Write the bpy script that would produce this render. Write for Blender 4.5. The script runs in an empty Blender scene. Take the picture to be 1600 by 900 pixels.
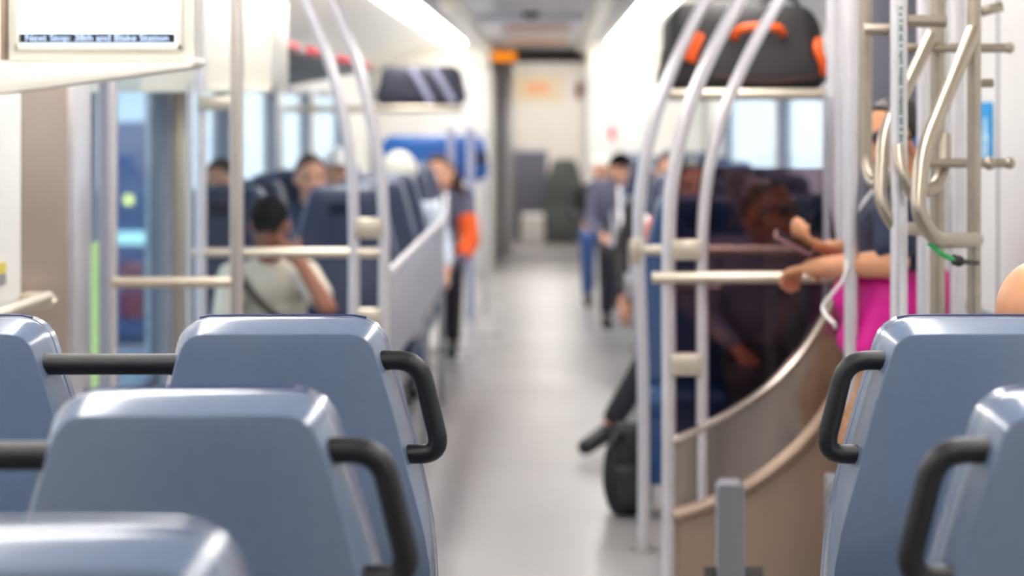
import bpy, bmesh, math, random
from mathutils import Vector, Matrix, Euler
random.seed(7)
sc = bpy.context.scene
COL = sc.collection
PI = math.pi
F, X0, Y0, H = 3570.0, 858.0, 178.0, 1.46          # focal length in px, principal point, eye height

def X(px, d): return (px - X0) / F * d
def Z(py, d): return H - (py - Y0) / F * d
def V(*a): return Vector(a)

# ------------------------------------------------------------------ materials
def lin(c):
    c = c / 255.0
    return c / 12.92 if c <= 0.04045 else ((c + 0.055) / 1.055) ** 2.4

def mat(name, rgb, rough=0.5, metal=0.0, var=0.06, scale=30.0, bump=0.0, stretch=None, spec=None,
        emit=0.0, coat=0.0, sheen=0.0):
    m = bpy.data.materials.new(name); m.use_nodes = True
    nt = m.node_tree; n = nt.nodes; b = n['Principled BSDF']
    col = [lin(v) for v in rgb]
    tc = n.new('ShaderNodeTexCoord'); mp = n.new('ShaderNodeMapping')
    if stretch: mp.inputs['Scale'].default_value = stretch
    nz = n.new('ShaderNodeTexNoise'); nz.inputs['Scale'].default_value = scale; nz.inputs['Detail'].default_value = 3
    cr = n.new('ShaderNodeValToRGB')
    cr.color_ramp.elements[0].position = .3; cr.color_ramp.elements[1].position = .7
    cr.color_ramp.elements[0].color = [max(0, v * (1 - var)) for v in col] + [1]
    cr.color_ramp.elements[1].color = [min(1, v * (1 + var)) for v in col] + [1]
    L = nt.links.new
    L(tc.outputs['Object'], mp.inputs['Vector']); L(mp.outputs['Vector'], nz.inputs['Vector'])
    L(nz.outputs['Fac'], cr.inputs['Fac']); L(cr.outputs['Color'], b.inputs['Base Color'])
    b.inputs['Roughness'].default_value = rough; b.inputs['Metallic'].default_value = metal
    if spec is not None: b.inputs['Specular IOR Level'].default_value = spec
    if coat: b.inputs['Coat Weight'].default_value = coat; b.inputs['Coat Roughness'].default_value = .15
    if sheen: b.inputs['Sheen Weight'].default_value = sheen
    if emit:
        b.inputs['Emission Color'].default_value = col + [1]; b.inputs['Emission Strength'].default_value = emit
    if bump:
        bp = n.new('ShaderNodeBump'); bp.inputs['Strength'].default_value = bump; bp.inputs['Distance'].default_value = .002
        L(nz.outputs['Fac'], bp.inputs['Height']); L(bp.outputs['Normal'], b.inputs['Normal'])
    return m

def glass_mat(name, tint, refl=1.0, rough=0.0):
    m = bpy.data.materials.new(name); m.use_nodes = True
    nt = m.node_tree; n = nt.nodes; n.clear()
    out = n.new('ShaderNodeOutputMaterial'); mx = n.new('ShaderNodeMixShader')
    tr = n.new('ShaderNodeBsdfTransparent'); gl = n.new('ShaderNodeBsdfGlossy'); fr = n.new('ShaderNodeFresnel')
    mu = n.new('ShaderNodeMath'); mu.operation = 'MULTIPLY'; mu.inputs[1].default_value = refl
    fr.inputs['IOR'].default_value = 1.45
    tr.inputs['Color'].default_value = [lin(v) for v in tint] + [1]
    gl.inputs['Roughness'].default_value = rough
    L = nt.links.new
    ge = n.new('ShaderNodeNewGeometry'); iv = n.new('ShaderNodeMath'); iv.operation = 'SUBTRACT'; iv.inputs[0].default_value = 1
    m2 = n.new('ShaderNodeMath'); m2.operation = 'MULTIPLY'
    L(ge.outputs['Backfacing'], iv.inputs[1]); L(iv.outputs[0], m2.inputs[1]); L(mu.outputs[0], m2.inputs[0])
    L(fr.outputs['Fac'], mu.inputs[0]); L(m2.outputs[0], mx.inputs['Fac'])
    L(tr.outputs[0], mx.inputs[1]); L(gl.outputs[0], mx.inputs[2]); L(mx.outputs[0], out.inputs['Surface'])
    return m

def emis(name, rgb, s):
    return mat(name, rgb, .4, 0, .02, 5, emit=s)

M = dict(
    shell=mat('seat_shell_plastic', (108, 123, 149), .27, 0, .03, 60, .02, coat=.5, spec=.7),
    navy=mat('navy_vinyl', (26, 40, 74), .5, 0, .12, 80, .15),
    blue=mat('blue_vinyl', (12, 62, 112), .5, 0, .12, 80, .15),
    piping=mat('piping_cord', (36, 50, 110), .45),
    handle=mat('handle_black_coating', (20, 20, 25), .42, 0, .25, 600, .25),
    steel=mat('brushed_steel', (206, 202, 196), .3, .9, .05, 40, .02, (1, 1, .05)),
    steelwarm=mat('warm_brushed_steel', (206, 196, 178), .34, .6, .04, 25, .02, (1, 1, .04)),
    rack=mat('rack_tube_steel', (170, 160, 146), .33, .8, .05, 25, .02),
    polew=mat('pale_pole_finish', (216, 213, 218), .28, .5, .03, 30),
    panelsteel=mat('satin_steel_sheet', (200, 188, 178), .15, .9, .03, 12, .005, (3, 3, .2)),
    tan=mat('tan_steel_sheet', (178, 156, 138), .32, .55, .03, 6, .005, (3, 3, .15)),
    white=mat('white_wall_laminate', (236, 235, 232), .35, 0, .015, 8),
    cream=mat('cream_gelcoat', (240, 236, 224), .3, 0, .015, 8, coat=.3),
    laminate=mat('grey_laminate', (178, 178, 188), .4, 0, .02, 8),
    ceil=mat('ceiling_laminate', (222, 220, 226), .28, 0, .02, 6),
    darkstrip=mat('ceiling_grey_strip', (140, 138, 142), .35, 0, .04, 10),
    frame=mat('dark_window_frame', (150, 150, 162), .45, 0, .06, 30),
    lamp=emis('lamp_diffuser', (255, 251, 246), 11.0),
    screen=emis('screen_white', (236, 246, 255), .95),
    ticker=mat('ticker_black', (26, 30, 40), .3),
    tick_txt=emis('ticker_letters', (190, 214, 255), .85),
    red=mat('red_trim', (216, 52, 62), .4),
    orange=mat('orange_strap', (250, 96, 22), .55, 0, .08, 90, .1),
    led=emis('orange_led', (255, 150, 20), .9),
    ledoff=mat('dark_led_panel', (66, 62, 62), .4),
    bag=mat('black_ripstop', (44, 43, 44), .6, 0, .2, 120, .2),
    bagred=mat('red_piping_dark', (86, 50, 48), .6),
    navybag=mat('dark_slate_ripstop', (56, 56, 74), .6, 0, .15, 90, .2),
    bluebag=mat('blue_nylon', (10, 92, 170), .5, 0, .12, 60, .2),
    strap=mat('grey_webbing', (176, 178, 206), .6, 0, .08, 100),
    skin=mat('skin_light', (226, 168, 138), .45, 0, .05, 40, .05, spec=.4),
    skintan=mat('skin_tan', (206, 146, 108), .45, 0, .05, 40, .05, spec=.4),
    skinbrown=mat('skin_brown', (158, 100, 76), .45, 0, .05, 40, .05, spec=.4),
    hairdark=mat('hair_dark', (32, 27, 26), .45, 0, .3, 120, .3),
    hairbrown=mat('hair_brown', (74, 50, 36), .5, 0, .3, 120, .3),
    hairwhite=mat('hair_white', (240, 236, 222), .6, 0, .05, 90, .4),
    capblack=mat('cap_black', (12, 11, 15), .9, 0, .15, 90, .2, spec=.1),
    capwhite=mat('cap_white', (236, 234, 232), .6, 0, .04, 90, .2),
    shirtwhite=mat('cotton_white', (234, 222, 202), .75, 0, .04, 25, .2),
    shirtpale=mat('cotton_pale_blue', (206, 216, 230), .75, 0, .04, 25, .2),
    shirtnavy=mat('cotton_navy', (34, 44, 72), .75, 0, .1, 25, .2),
    shirtgrey=mat('cotton_grey', (98, 98, 118), .75, 0, .1, 25, .2),
    shirtorange=mat('cotton_orange', (246, 98, 30), .75, 0, .06, 25, .2),
    jacketblack=mat('jacket_black', (28, 26, 28), .6, 0, .2, 40, .2),
    jeans=mat('denim', (54, 84, 140), .75, 0, .15, 60, .2),
    darktrouser=mat('trouser_dark', (38, 36, 46), .75, 0, .1, 60, .2),
    magenta=mat('magenta_jacket', (216, 0, 146), .6, 0, .12, 18, .3),
    pattern=mat('brown_leggings', (170, 128, 92), .7, 0, .4, 70, .2),
    shoe=mat('shoe_black', (26, 25, 27), .45, 0, .2, 60),
    eye=mat('eye_dark', (40, 30, 28), .2),
    lips=mat('lips', (176, 96, 88), .45),
    mask=mat('navy_mask', (40, 44, 84), .7, 0, .1, 40, .1),
    phone=mat('phone_rose', (150, 104, 110), .3, .2),
    phonescreen=mat('phone_screen', (40, 32, 40), .15),
    rubber=mat('rubber_dark', (40, 38, 38), .6),
    green=mat('green_bungee', (24, 172, 88), .5, 0, .25, 200, .2),
    sky_blue=mat('blue_sticker', (20, 154, 222), .4, 0, .03, 30),
    stick_white=mat('sticker_white', (196, 226, 244), .4),
    yellow=mat('yellow_sticker', (226, 206, 70), .4),
    alu=mat('anodised_post', (150, 152, 160), .38, .5, .05, 30, .02, (1, 1, .05)),
    smoked=glass_mat('smoked_glass', (184, 166, 170), 1.0),
    clear=glass_mat('clear_glass', (250, 252, 252), .8),
    window=glass_mat('window_glass', (240, 246, 250), .3),
    kiosk=mat('kiosk_blue_grey', (104, 122, 164), .4, 0, .05, 6),
    kioskdark=mat('kiosk_dark', (64, 70, 90), .4),
    kioskred=mat('kiosk_red', (160, 60, 84), .5, 0, .25, 9),
    kiosklit=emis('kiosk_lit_strip', (214, 255, 238), 1.1),
    yellowlamp=emis('yellow_lamp', (255, 236, 130), 3.0),
    lime=mat('lime_grass', (186, 222, 136), .5),
    concrete=mat('platform_concrete', (160, 162, 166), .8, 0, .1, 3, .2),
    pale=mat('pale_next_car', (224, 220, 214), .4, 0, .03, 6),
    beige=mat('beige_notice', (220, 204, 176), .5),
    orange_text_refl=mat('orange_notice_and_reflection', (232, 168, 120), .5),  # notice orange, also colours the painted LED reflections on the ceiling
    greydoor=mat('grey_next_car', (98, 98, 112), .4, 0, .06, 6),
    seatgrey=mat('grey_green_seat', (88, 92, 92), .5, 0, .06, 30),
    redsign=mat('red_sign', (226, 70, 92), .4),
    signwhite=mat('sign_white', (244, 240, 240), .4),
    sticker_ink=mat('sticker_ink', (70, 84, 86), .5),
    sticker_bg=mat('sticker_silver', (190, 196, 198), .4, .2),
)

def floor_mat():
    m = mat('floor_vinyl', (160, 157, 156), .3, 0, .04, 220, .03)
    nt = m.node_tree; b = nt.nodes['Principled BSDF']
    nz = nt.nodes.new('ShaderNodeTexNoise'); nz.inputs['Scale'].default_value = 1.3; nz.inputs['Detail'].default_value = 2
    mr = nt.nodes.new('ShaderNodeMapRange'); mr.inputs['To Min'].default_value = .22; mr.inputs['To Max'].default_value = .42
    tc = [n for n in nt.nodes if n.type == 'TEX_COORD'][0]
    nt.links.new(tc.outputs['Object'], nz.inputs['Vector'])
    nt.links.new(nz.outputs['Fac'], mr.inputs['Value']); nt.links.new(mr.outputs[0], b.inputs['Roughness'])
    return m
M['floor'] = floor_mat()

# ------------------------------------------------------------------ geometry helpers
def box(bm, lo, hi, bevel=0.0, seg=2, rot=None):
    lo = Vector(lo); hi = Vector(hi); c = (lo + hi) / 2; s = hi - lo
    t = bmesh.new()
    bmesh.ops.create_cube(t, size=1.0)
    bmesh.ops.scale(t, vec=s, verts=t.verts)
    if bevel:
        bmesh.ops.bevel(t, geom=t.edges[:], offset=bevel, segments=seg, profile=.5, affect='EDGES')
    mx = Matrix.Translation(c) @ (rot.to_matrix().to_4x4() if rot else Matrix.Identity(4))
    bmesh.ops.transform(t, matrix=mx, verts=t.verts)
    merge(bm, t)

def merge(bm, t):
    me = bpy.data.meshes.new('tmp'); t.to_mesh(me); t.free(); bm.from_mesh(me); bpy.data.meshes.remove(me)

def fillet(pts, r, n=6):
    pts = [Vector(p) for p in pts]; out = [pts[0]]
    for i in range(1, len(pts) - 1):
        p, a, b = pts[i], pts[i - 1], pts[i + 1]
        u = (a - p); v = (b - p); lu, lv = u.length, v.length; u.normalize(); v.normalize()
        k = min(r, lu * .48, lv * .48)
        s, e = p + u * k, p + v * k
        for j in range(n + 1):
            t = j / n
            out.append((1 - t) ** 2 * s + 2 * t * (1 - t) * p + t * t * e)
    out.append(pts[-1]); return out

def smooth_path(pts, n=8):
    pts = [Vector(p) for p in pts]; P = [pts[0] * 2 - pts[1]] + pts + [pts[-1] * 2 - pts[-2]]; out = []
    for i in range(1, len(P) - 2):
        for j in range(n):
            t = j / n; a, b, c, d = P[i - 1], P[i], P[i + 1], P[i + 2]
            out.append(.5 * (2 * b + (c - a) * t + (2 * a - 5 * b + 4 * c - d) * t * t + (3 * b - a - 3 * c + d) * t ** 3))
    out.append(pts[-1]); return out

def tube(bm, pts, r, seg=14, cap=True):
    pts = [Vector(p) for p in pts]; n = len(pts)
    rr = r if isinstance(r, (list, tuple)) else [r] * n
    rings = []; up = None
    for i, p in enumerate(pts):
        d = (pts[min(i + 1, n - 1)] - pts[max(i - 1, 0)]).normalized()
        if up is None:
            up = V(0, 0, 1) if abs(d.z) < .9 else V(1, 0, 0)
        s = d.cross(up).normalized(); up = s.cross(d).normalized()
        rings.append([bm.verts.new(p + (s * math.cos(2 * PI * k / seg) + up * math.sin(2 * PI * k / seg)) * rr[i]) for k in range(seg)])
    for a, b in zip(rings, rings[1:]):
        for k in range(seg):
            bm.faces.new((a[k], a[(k + 1) % seg], b[(k + 1) % seg], b[k]))
    if cap:
        bm.faces.new(list(reversed(rings[0]))); bm.faces.new(rings[-1])

def ball(bm, c, r, rot=None, seg=18, ring=12):
    r = (r, r, r) if isinstance(r, (int, float)) else r
    mx = Matrix.Translation(Vector(c)) @ (rot if rot else Matrix.Identity(4)) @ Matrix.Diagonal((*r, 1))
    top = bm.verts.new(mx @ V(0, 0, 1)); bot = bm.verts.new(mx @ V(0, 0, -1)); rows = []
    for j in range(1, ring):
        th = PI * j / ring
        rows.append([bm.verts.new(mx @ V(math.sin(th) * math.cos(2 * PI * k / seg), math.sin(th) * math.sin(2 * PI * k / seg), math.cos(th))) for k in range(seg)])
    for k in range(seg):
        q = (k + 1) % seg
        bm.faces.new((top, rows[0][k], rows[0][q])); bm.faces.new((bot, rows[-1][q], rows[-1][k]))
        for a, b in zip(rows, rows[1:]): bm.faces.new((a[k], b[k], b[q], a[q]))

def caps(bm, a, b, ra, rb, seg=14):
    a = Vector(a); b = Vector(b)
    tube(bm, [a, b], [ra, rb], seg); ball(bm, a, ra); ball(bm, b, rb)

def prism(bm, poly, y0, y1, plane='XZ', bevel=0.0):
    t = bmesh.new()
    def P(u, v, w): return {'XZ': (u, w, v), 'XY': (u, v, w), 'YZ': (w, u, v)}[plane]
    a = [t.verts.new(P(u, v, y0)) for u, v in poly]; b = [t.verts.new(P(u, v, y1)) for u, v in poly]
    t.faces.new(a); t.faces.new(b[::-1]); n = len(poly)
    for i in range(n): t.faces.new((a[i], b[i], b[(i + 1) % n], a[(i + 1) % n]))
    bmesh.ops.recalc_face_normals(t, faces=t.faces[:])
    if bevel: bmesh.ops.bevel(t, geom=t.edges[:], offset=bevel, segments=2, profile=.5, affect='EDGES')
    merge(bm, t)

def finish(me, m, smooth=True, ang=35):
    if m: me.materials.append(m)
    if smooth:
        for p in me.polygons: p.use_smooth = True
        me.set_sharp_from_angle(angle=math.radians(ang))

def mesh_from(bm, m, name='mesh', ang=35, recalc=True):
    if recalc: bmesh.ops.recalc_face_normals(bm, faces=bm.faces[:])
    me = bpy.data.meshes.new(name); bm.to_mesh(me); bm.free(); finish(me, m, True, ang); return me

def link(name, me, parent=None):
    o = bpy.data.objects.new(name, me); COL.objects.link(o)
    if parent: o.parent = parent
    return o

def origin(o):
    p = Vector((0, 0, 0))
    while o: p += o.location; o = o.parent
    return p

def obj(name, bm, m, parent=None, ang=35):
    """bm in world coordinates; becomes one mesh object, child of parent if given"""
    if parent is not None:
        bmesh.ops.translate(bm, vec=-origin(parent), verts=bm.verts[:])
    return link(name, mesh_from(bm, m, name, ang), parent)

def solo(name, bm, m, label, cat, base=None, group=None):
    """thing that is one mesh: origin moved to its base"""
    if base is None:
        xs = [v.co for v in bm.verts]
        base = V(sum(v.x for v in xs) / len(xs), sum(v.y for v in xs) / len(xs), min(v.z for v in xs))
    base = Vector(base)
    bmesh.ops.translate(bm, vec=-base, verts=bm.verts[:])
    o = link(name, mesh_from(bm, m, name)); o.location = base
    return tag(o, label, cat, group)

def tag(o, label, cat, group=None):
    o['label'] = label; o['category'] = cat
    if group: o['group'] = group
    return o

def thing(name, label, cat, loc=(0, 0, 0), group=None):
    o = bpy.data.objects.new(name, None); COL.objects.link(o); o.location = loc; o.empty_display_size = .1
    return tag(o, label, cat, group)

def struct(name, bm, m, parent=None):
    o = obj(name, bm, m, parent)
    if not parent: o['kind'] = 'structure'
    return o

B = bmesh.new

def part(name, m, parent, *shapes, ang=35):
    bm = B()
    for f in shapes: f(bm)
    return obj(name, bm, m, parent, ang)

def lbox(lo, hi, bevel=0.0, rot=None): return lambda bm: box(bm, lo, hi, bevel, rot=rot)
def ltube(pts, r, seg=14): return lambda bm: tube(bm, pts, r, seg)
def lball(c, r, rot=None): return lambda bm: ball(bm, c, r, rot)
def lprism(poly, y0, y1, plane='XZ', bevel=0.0): return lambda bm: prism(bm, poly, y0, y1, plane, bevel)

# ------------------------------------------------------------------ the setting
WL, WR = -1.66, 1.42          # saloon side walls
VL, VR = -1.30, 1.28          # vestibule side linings
VY0, VY1 = 4.55, 8.25         # vestibule from / to
YB, YE = -1.6, 23.2           # rear end and far end wall

bm = B(); box(bm, (WL - .1, YB - .1, -.1), (WR + .1, YE + 5.2, 0)); struct('floor', bm, M['floor'])

# ceiling: flat centre, grey strips beside the lamps, sloping coves
CZ = 2.12
LXL, LXR, LHW = -.875, .635, .115
bm = B(); box(bm, (-.62, YB, CZ), (.38, YE, CZ + .06)); struct('ceiling', bm, M['ceil'])
bm = B()
box(bm, (-.76, YB, CZ - .01), (-.62, 21.2, CZ + .06)); box(bm, (.38, YB, CZ - .01), (.52, 21.2, CZ + .06))
struct('trim_1', bm, M['darkstrip'])
bm = B()
prism(bm, [(-.99, CZ), (WL - .02, 1.86), (WL - .02, 2.3), (-.99, 2.3)], YB, YE)
struct('ceiling_cove_left', bm, M['cream']); bm = B()
prism(bm, [(.75, CZ), (WR + .02, 1.86), (WR + .02, 2.3), (.75, 2.3)], YB, YE)
struct('ceiling_cove_right', bm, M['cream'])
bm = B(); box(bm, (-1.0, YB, CZ + .05), (.76, YE, CZ + .16)); struct('roof', bm, M['cream'])
def cz(x):
    return CZ - max(0, (-.99 - x) * .26 / .69, (x - .75) * .26 / .69)

def wall(side, xw, wins, t=.1):
    """wall with window openings: wins = list of (y0, y1, z0, z1)"""
    bm = B(); xo = xw - t if xw < 0 else xw + t
    a, b = min(xw, xo), max(xw, xo)
    y = YB
    for (w0, w1, z0, z1) in sorted(wins):
        if w0 > y: box(bm, (a, y, 0), (b, w0, 2.3))
        if z0 > 0.01: box(bm, (a, w0, 0), (b, w1, z0))
        box(bm, (a, w0, z1), (b, w1, 2.3)); y = w1
    box(bm, (a, y, 0), (b, YE, 2.3))
    struct('wall_' + side, bm, M['white'])

winL = [(2.3, 3.9, .8, 1.68), (8.32, 9.95, .3, 1.62), (10.15, 11.9, .9, 1.62), (12.2, 14.0, .9, 1.62),
        (14.3, 16.0, .9, 1.62), (16.3, 18.6, .9, 1.62)]
winR = [(2.3, 3.9, .8, 1.68), (8.4, 9.8, .9, 1.62), (10.0, 11.75, .9, 1.62),
        (11.95, 14.3, .9, 1.62), (14.45, 18.8, .9, 1.62)]
DOOR_L = (6.66, 7.66, 0.02, 2.0)
wall('left', WL, winL + [(6.46, 8.2, 0.02, 2.0)])
wall('right', WR, winR)

k = 0
for xw, ws, nx in ((WL, winL, 1), (WR, winR, -1)):
    for (y0, y1, z0, z1) in ws:
        k += 1
        xc = xw - nx * .04
        bm = B(); f = .035
        for lo, hi in (((xc - .03, y0, z0), (xc + .03, y0 + f, z1)), ((xc - .03, y1 - f, z0), (xc + .03, y1, z1)),
                       ((xc - .03, y0 + f, z0), (xc + .03, y1 - f, z0 + f)), ((xc - .03, y0 + f, z1 - f), (xc + .03, y1 - f, z1))):
            box(bm, lo, hi)
        w = struct('window_%d' % k, bm, M['frame'])
        bm = B(); box(bm, (xc - .004, y0 + f, z0 + f), (xc + .004, y1 - f, z1 - f)); struct('pane', bm, M['window'], w)

# end walls
bm = B(); box(bm, (WL, YB - .1, 0), (WR, YB, 2.3)); struct('wall_back', bm, M['white'])
DX0, DX1, DZ = X(802, YE), X(914, YE), 1.98
bm = B()
box(bm, (WL, YE, 0), (DX0 - .12, YE + .1, 2.3)); box(bm, (DX1 + .04, YE, 0), (WR, YE + .1, 2.3))
box(bm, (DX0 - .12, YE, 2.06), (DX1 + .04, YE + .1, 2.3))
struct('wall_front', bm, M['white'])
bm = B()
box(bm, (DX0 - .12, YE - .05, 0), (DX0, YE + .1, 2.06), .01); box(bm, (DX1, YE - .03, 0), (DX1 + .04, YE + .1, 2.06))
box(bm, (DX0, YE - .03, DZ), (DX1, YE + .1, 2.06)); box(bm, (DX0 - .12, YE - .06, 0), (DX1 + .04, YE + .1, .05))
struct('door_1', bm, M['polew'])

# next car seen through the end door
bm = B()
box(bm, (-.9, YE + .1, 0), (-.75, YE + 5, 2.3)); box(bm, (.75, YE + .1, 0), (.9, YE + 5, 2.3))
box(bm, (-.9, YE + 5, 0), (.9, YE + 5.1, 2.3)); box(bm, (-.9, YE + .1, 2.2), (.9, YE + 5, 2.3))
struct('wall_next_car', bm, M['pale'])

t = thing('ceiling_light', 'added ceiling light brightening the next car beyond the end door', 'light', (0, 26, 2.2))  # unseen lamp added to brighten the next car
part('housing', M['white'], t, lbox((-.22, YE + 1.2, 2.185), (.22, YE + 4.4, 2.2)))
part('diffuser', M['lamp'], t, lbox((-.19, YE + 1.25, 2.17), (.19, YE + 4.35, 2.19), .006))

# full-height white end cabinets either side of the far door
t = thing('end_cabinet', 'white full-height end cabinet left of the far end door', 'cabinet', (-.9, 21.2, 0))
part('body', M['white'], t, lbox((-1.64, 21.2, 0), (X(768, 21.2), YE - .07, 1.87), .01))
part('door_panel', M['white'], t, lbox((-1.2, 21.185, .1), (X(764, 21.2), 21.2, 1.8), .004))
t = thing('end_cabinet', 'white full-height end cabinet right of the far end door, with red sign', 'cabinet', (.9, 20.6, 0))
part('body', M['white'], t, lbox((X(918, 20.6), 20.6, 0), (1.40, YE - .04, 1.87), .01))
part('door_panel', M['white'], t, lbox((X(922, 20.6), 20.585, .1), (1.2, 20.6, 1.8), .004))
xs, zs = X(957, 20.5), Z(207, 20.5)
t = thing('safety_sign', 'small red and white sign on the white cabinet right of the end door', 'sign', (xs, 20.58, zs))
part('plate', M['signwhite'], t, lbox((xs - .05, 20.574, zs - .07), (xs + .05, 20.584, zs + .07), .003))
part('mark', M['redsign'], t, lbox((xs - .028, 20.57, zs - .055), (xs + .022, 20.575, zs + .06)))

bm = B(); box(bm, (WL, 21.25, 1.875), (-.56, YE, 2.25)); box(bm, (.36, 21.25, 1.875), (WR, YE, 2.25)); box(bm, (-.62, 22.6, 2.1), (.38, YE, 2.25)); struct('trim_7', bm, M['cream'])
# LED sign above the far door and what hangs before it
y = YE - .12
t = thing('led_sign', 'long dark sign above the end door with orange lit left third', 'sign', (0, y, Z(97, y)))
part('housing', M['ledoff'], t, lbox((X(764, y), y, Z(97, y)), (X(912, y), y + .06, Z(80, y)), .006))
part('lit_panel', M['led'], t, lbox((X(768, y), y - .006, Z(95, y)), (X(806, y), y, Z(82, y))))
y = 17.4
t = thing('reflection_hatch', 'added ceiling hatch with orange strips painted as LED reflections near the far end', 'hatch', (-.1, 18, CZ))
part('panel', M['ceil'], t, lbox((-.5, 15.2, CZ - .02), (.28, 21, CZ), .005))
part('led_reflection', M['orange_text_refl'], t, lbox((-.34, 16.6, CZ - .024), (.16, 17.5, CZ - .02)))  # orange LED reflections painted as strips on the added hatch
part('led_reflection', M['orange_text_refl'], t, lbox((-.34, 19.4, CZ - .024), (.16, 20.6, CZ - .02)))
bm = B(); ball(bm, (X(830, 14.9), 14.9, CZ), (.06, .06, .045))
solo('ceiling_camera', bm, M['ledoff'], 'small dark dome camera on the ceiling above the aisle', 'camera', (X(830, 14.9), 14.9, CZ))
for a, lab in ((-.62, 'left'), (.36, 'right')):
    bm = B(); prism(bm, [(a, CZ), (a + .03, CZ - .10), (a + .09, CZ - .10), (a + .12, CZ)] if a < 0 else [(a - .12, CZ), (a - .09, CZ - .1), (a - .03, CZ - .1), (a, CZ)], 12.6, 21)
    o = struct('trim_%d' % (2 if a < 0 else 3), bm, M['cream'])

# lamp strips
for xl, lab in ((LXL, 'left'), (LXR, 'right')):
    t = thing('ceiling_light', 'long white ceiling light strip along the %s side of the aisle' % lab, 'light', (xl, 10, CZ))
    part('housing', M['white'], t, lbox((xl - LHW, .4, CZ), (xl + LHW, 21.1, CZ + .05)))
    part('diffuser', M['lamp'], t, lbox((xl - LHW + .015, 0.5, CZ - .022), (xl + LHW - .015, 21.05, CZ + .002), .008))

# vestibule lining: left
bm = B()
box(bm, (WL + .001, VY0, 0), (VL, 5.62, 2.2)); struct('wall_vestibule_left', bm, M['white'])
bm = B(); box(bm, (WL + .001, 5.62, 0), (VL - .012, 6.22, 2.2)); struct('wall_door_pocket', bm, M['tan'])
bm = B(); box(bm, (WL + .001, 6.22, 0), (VL + .01, 6.44, 2.2), .01); struct('trim_4', bm, M['polew'])
bm = B(); box(bm, (WL + .001, 6.44, 2.0), (VL, VY1, 2.2)); box(bm, (VL - .08, 8.15, 0), (VL + .01, VY1, 2.0), .01); struct('trim_5', bm, M['steelwarm'])
# sliding door, mostly glass
xd = VL - .06
bm = B()
for lo, hi in (((xd - .02, 7.0, .02), (xd + .02, 7.1, 2.0)), ((xd - .02, 8.07, .02), (xd + .02, 8.15, 2.0)),
               ((xd - .02, 7.1, .02), (xd + .02, 8.07, .25)), ((xd - .02, 7.1, 1.9), (xd + .02, 8.07, 2.0))):
    box(bm, lo, hi)
d = struct('door_2', bm, M['frame'])
bm = B(); box(bm, (xd - .005, 7.1, .25), (xd + .005, 8.07, 1.9)); struct('pane', bm, M['window'], d)
bm = B()
for lo, hi in (((WL + .002, 8.2, .0), (VL - .08, 8.25, .25)), ((WL + .002, 8.2, 1.9), (VL - .08, 8.25, 2.0)), ((WL + .002, 8.2, .25), (WL + .03, 8.25, 1.9))): box(bm, lo, hi)
w = struct('window_30', bm, M['frame'])
bm = B(); box(bm, (WL + .03, 8.22, .25), (VL - .08, 8.228, 1.9)); struct('pane', bm, M['window'], w)
# right lining
bm = B(); box(bm, (VR, VY0, 0), (WR - .001, VY1, 2.2)); struct('wall_vestibule_right', bm, M['white'])
bm = B()
box(bm, (VR - .004, 6.50, .0), (VR + .001, 6.515, 2.1)); box(bm, (VR - .004, 6.2, .86), (VR + .001, 7.2, .885)); struct('trim_6', bm, M['frame'])

xs = VR - .006
y0, y1 = F * VR / (1552.5 - X0), F * VR / (1532.5 - X0)
yc = (y0 + y1) / 2
t = thing('wall_sticker', 'blue rectangular sticker with pale figures on the right wall behind the bike rack', 'sticker', (xs, yc, Z(245, yc)))
part('sheet', M['sky_blue'], t, lbox((xs, y0, Z(247, yc)), (xs + .004, y1, Z(160, yc))))
def figures(bm):
    zc = Z(205, yc)
    for dy, dz, r in ((0, .02, .022), (-.03, -.025, .018), (.03, -.03, .018)):
        ball(bm, (xs, yc + dy, zc + dz), (.002, r, r))
        box(bm, (xs - .002, yc + dy - r, zc + dz - .05), (xs + .001, yc + dy + r, zc + dz - .015), .0008)
part('figures', M['stick_white'], t, figures)
ys = F * VL / (3 - X0)
t = thing('wall_sticker', 'small yellow and grey notice at the left edge of the white door wall', 'sticker', (VL, ys, Z(450, ys)))
part('upper_half', M['yellow'], t, lbox((VL, ys - .03, Z(428, ys)), (VL + .003, ys + .03, Z(410, ys))))
part('lower_half', M['darkstrip'], t, lbox((VL, ys - .03, Z(446, ys)), (VL + .003, ys + .03, Z(428, ys))))

# grab rail on the left wall
t = thing('wall_grab_rail', 'pale grab rail on the left wall beside the tan door pocket', 'handrail', (VL, 5.6, .95))
d0, d1 = 5.2, 5.55
part('bar', M['steelwarm'], t, ltube(fillet([(X(-60, d0), d0 - .3, Z(520, d0)), (X(0, d0), d0, Z(491, d0)), (X(62, d1), d1 + .1, Z(468, d1)), (X(68, d1), d1 + .1, Z(480, d1))], .03), .014))
part('bracket', M['steelwarm'], t, lbox((VL - .005, d1 + .05, Z(488, d1)), (X(70, d1) - .005, d1 + .14, Z(462, d1)), .01))

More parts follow.
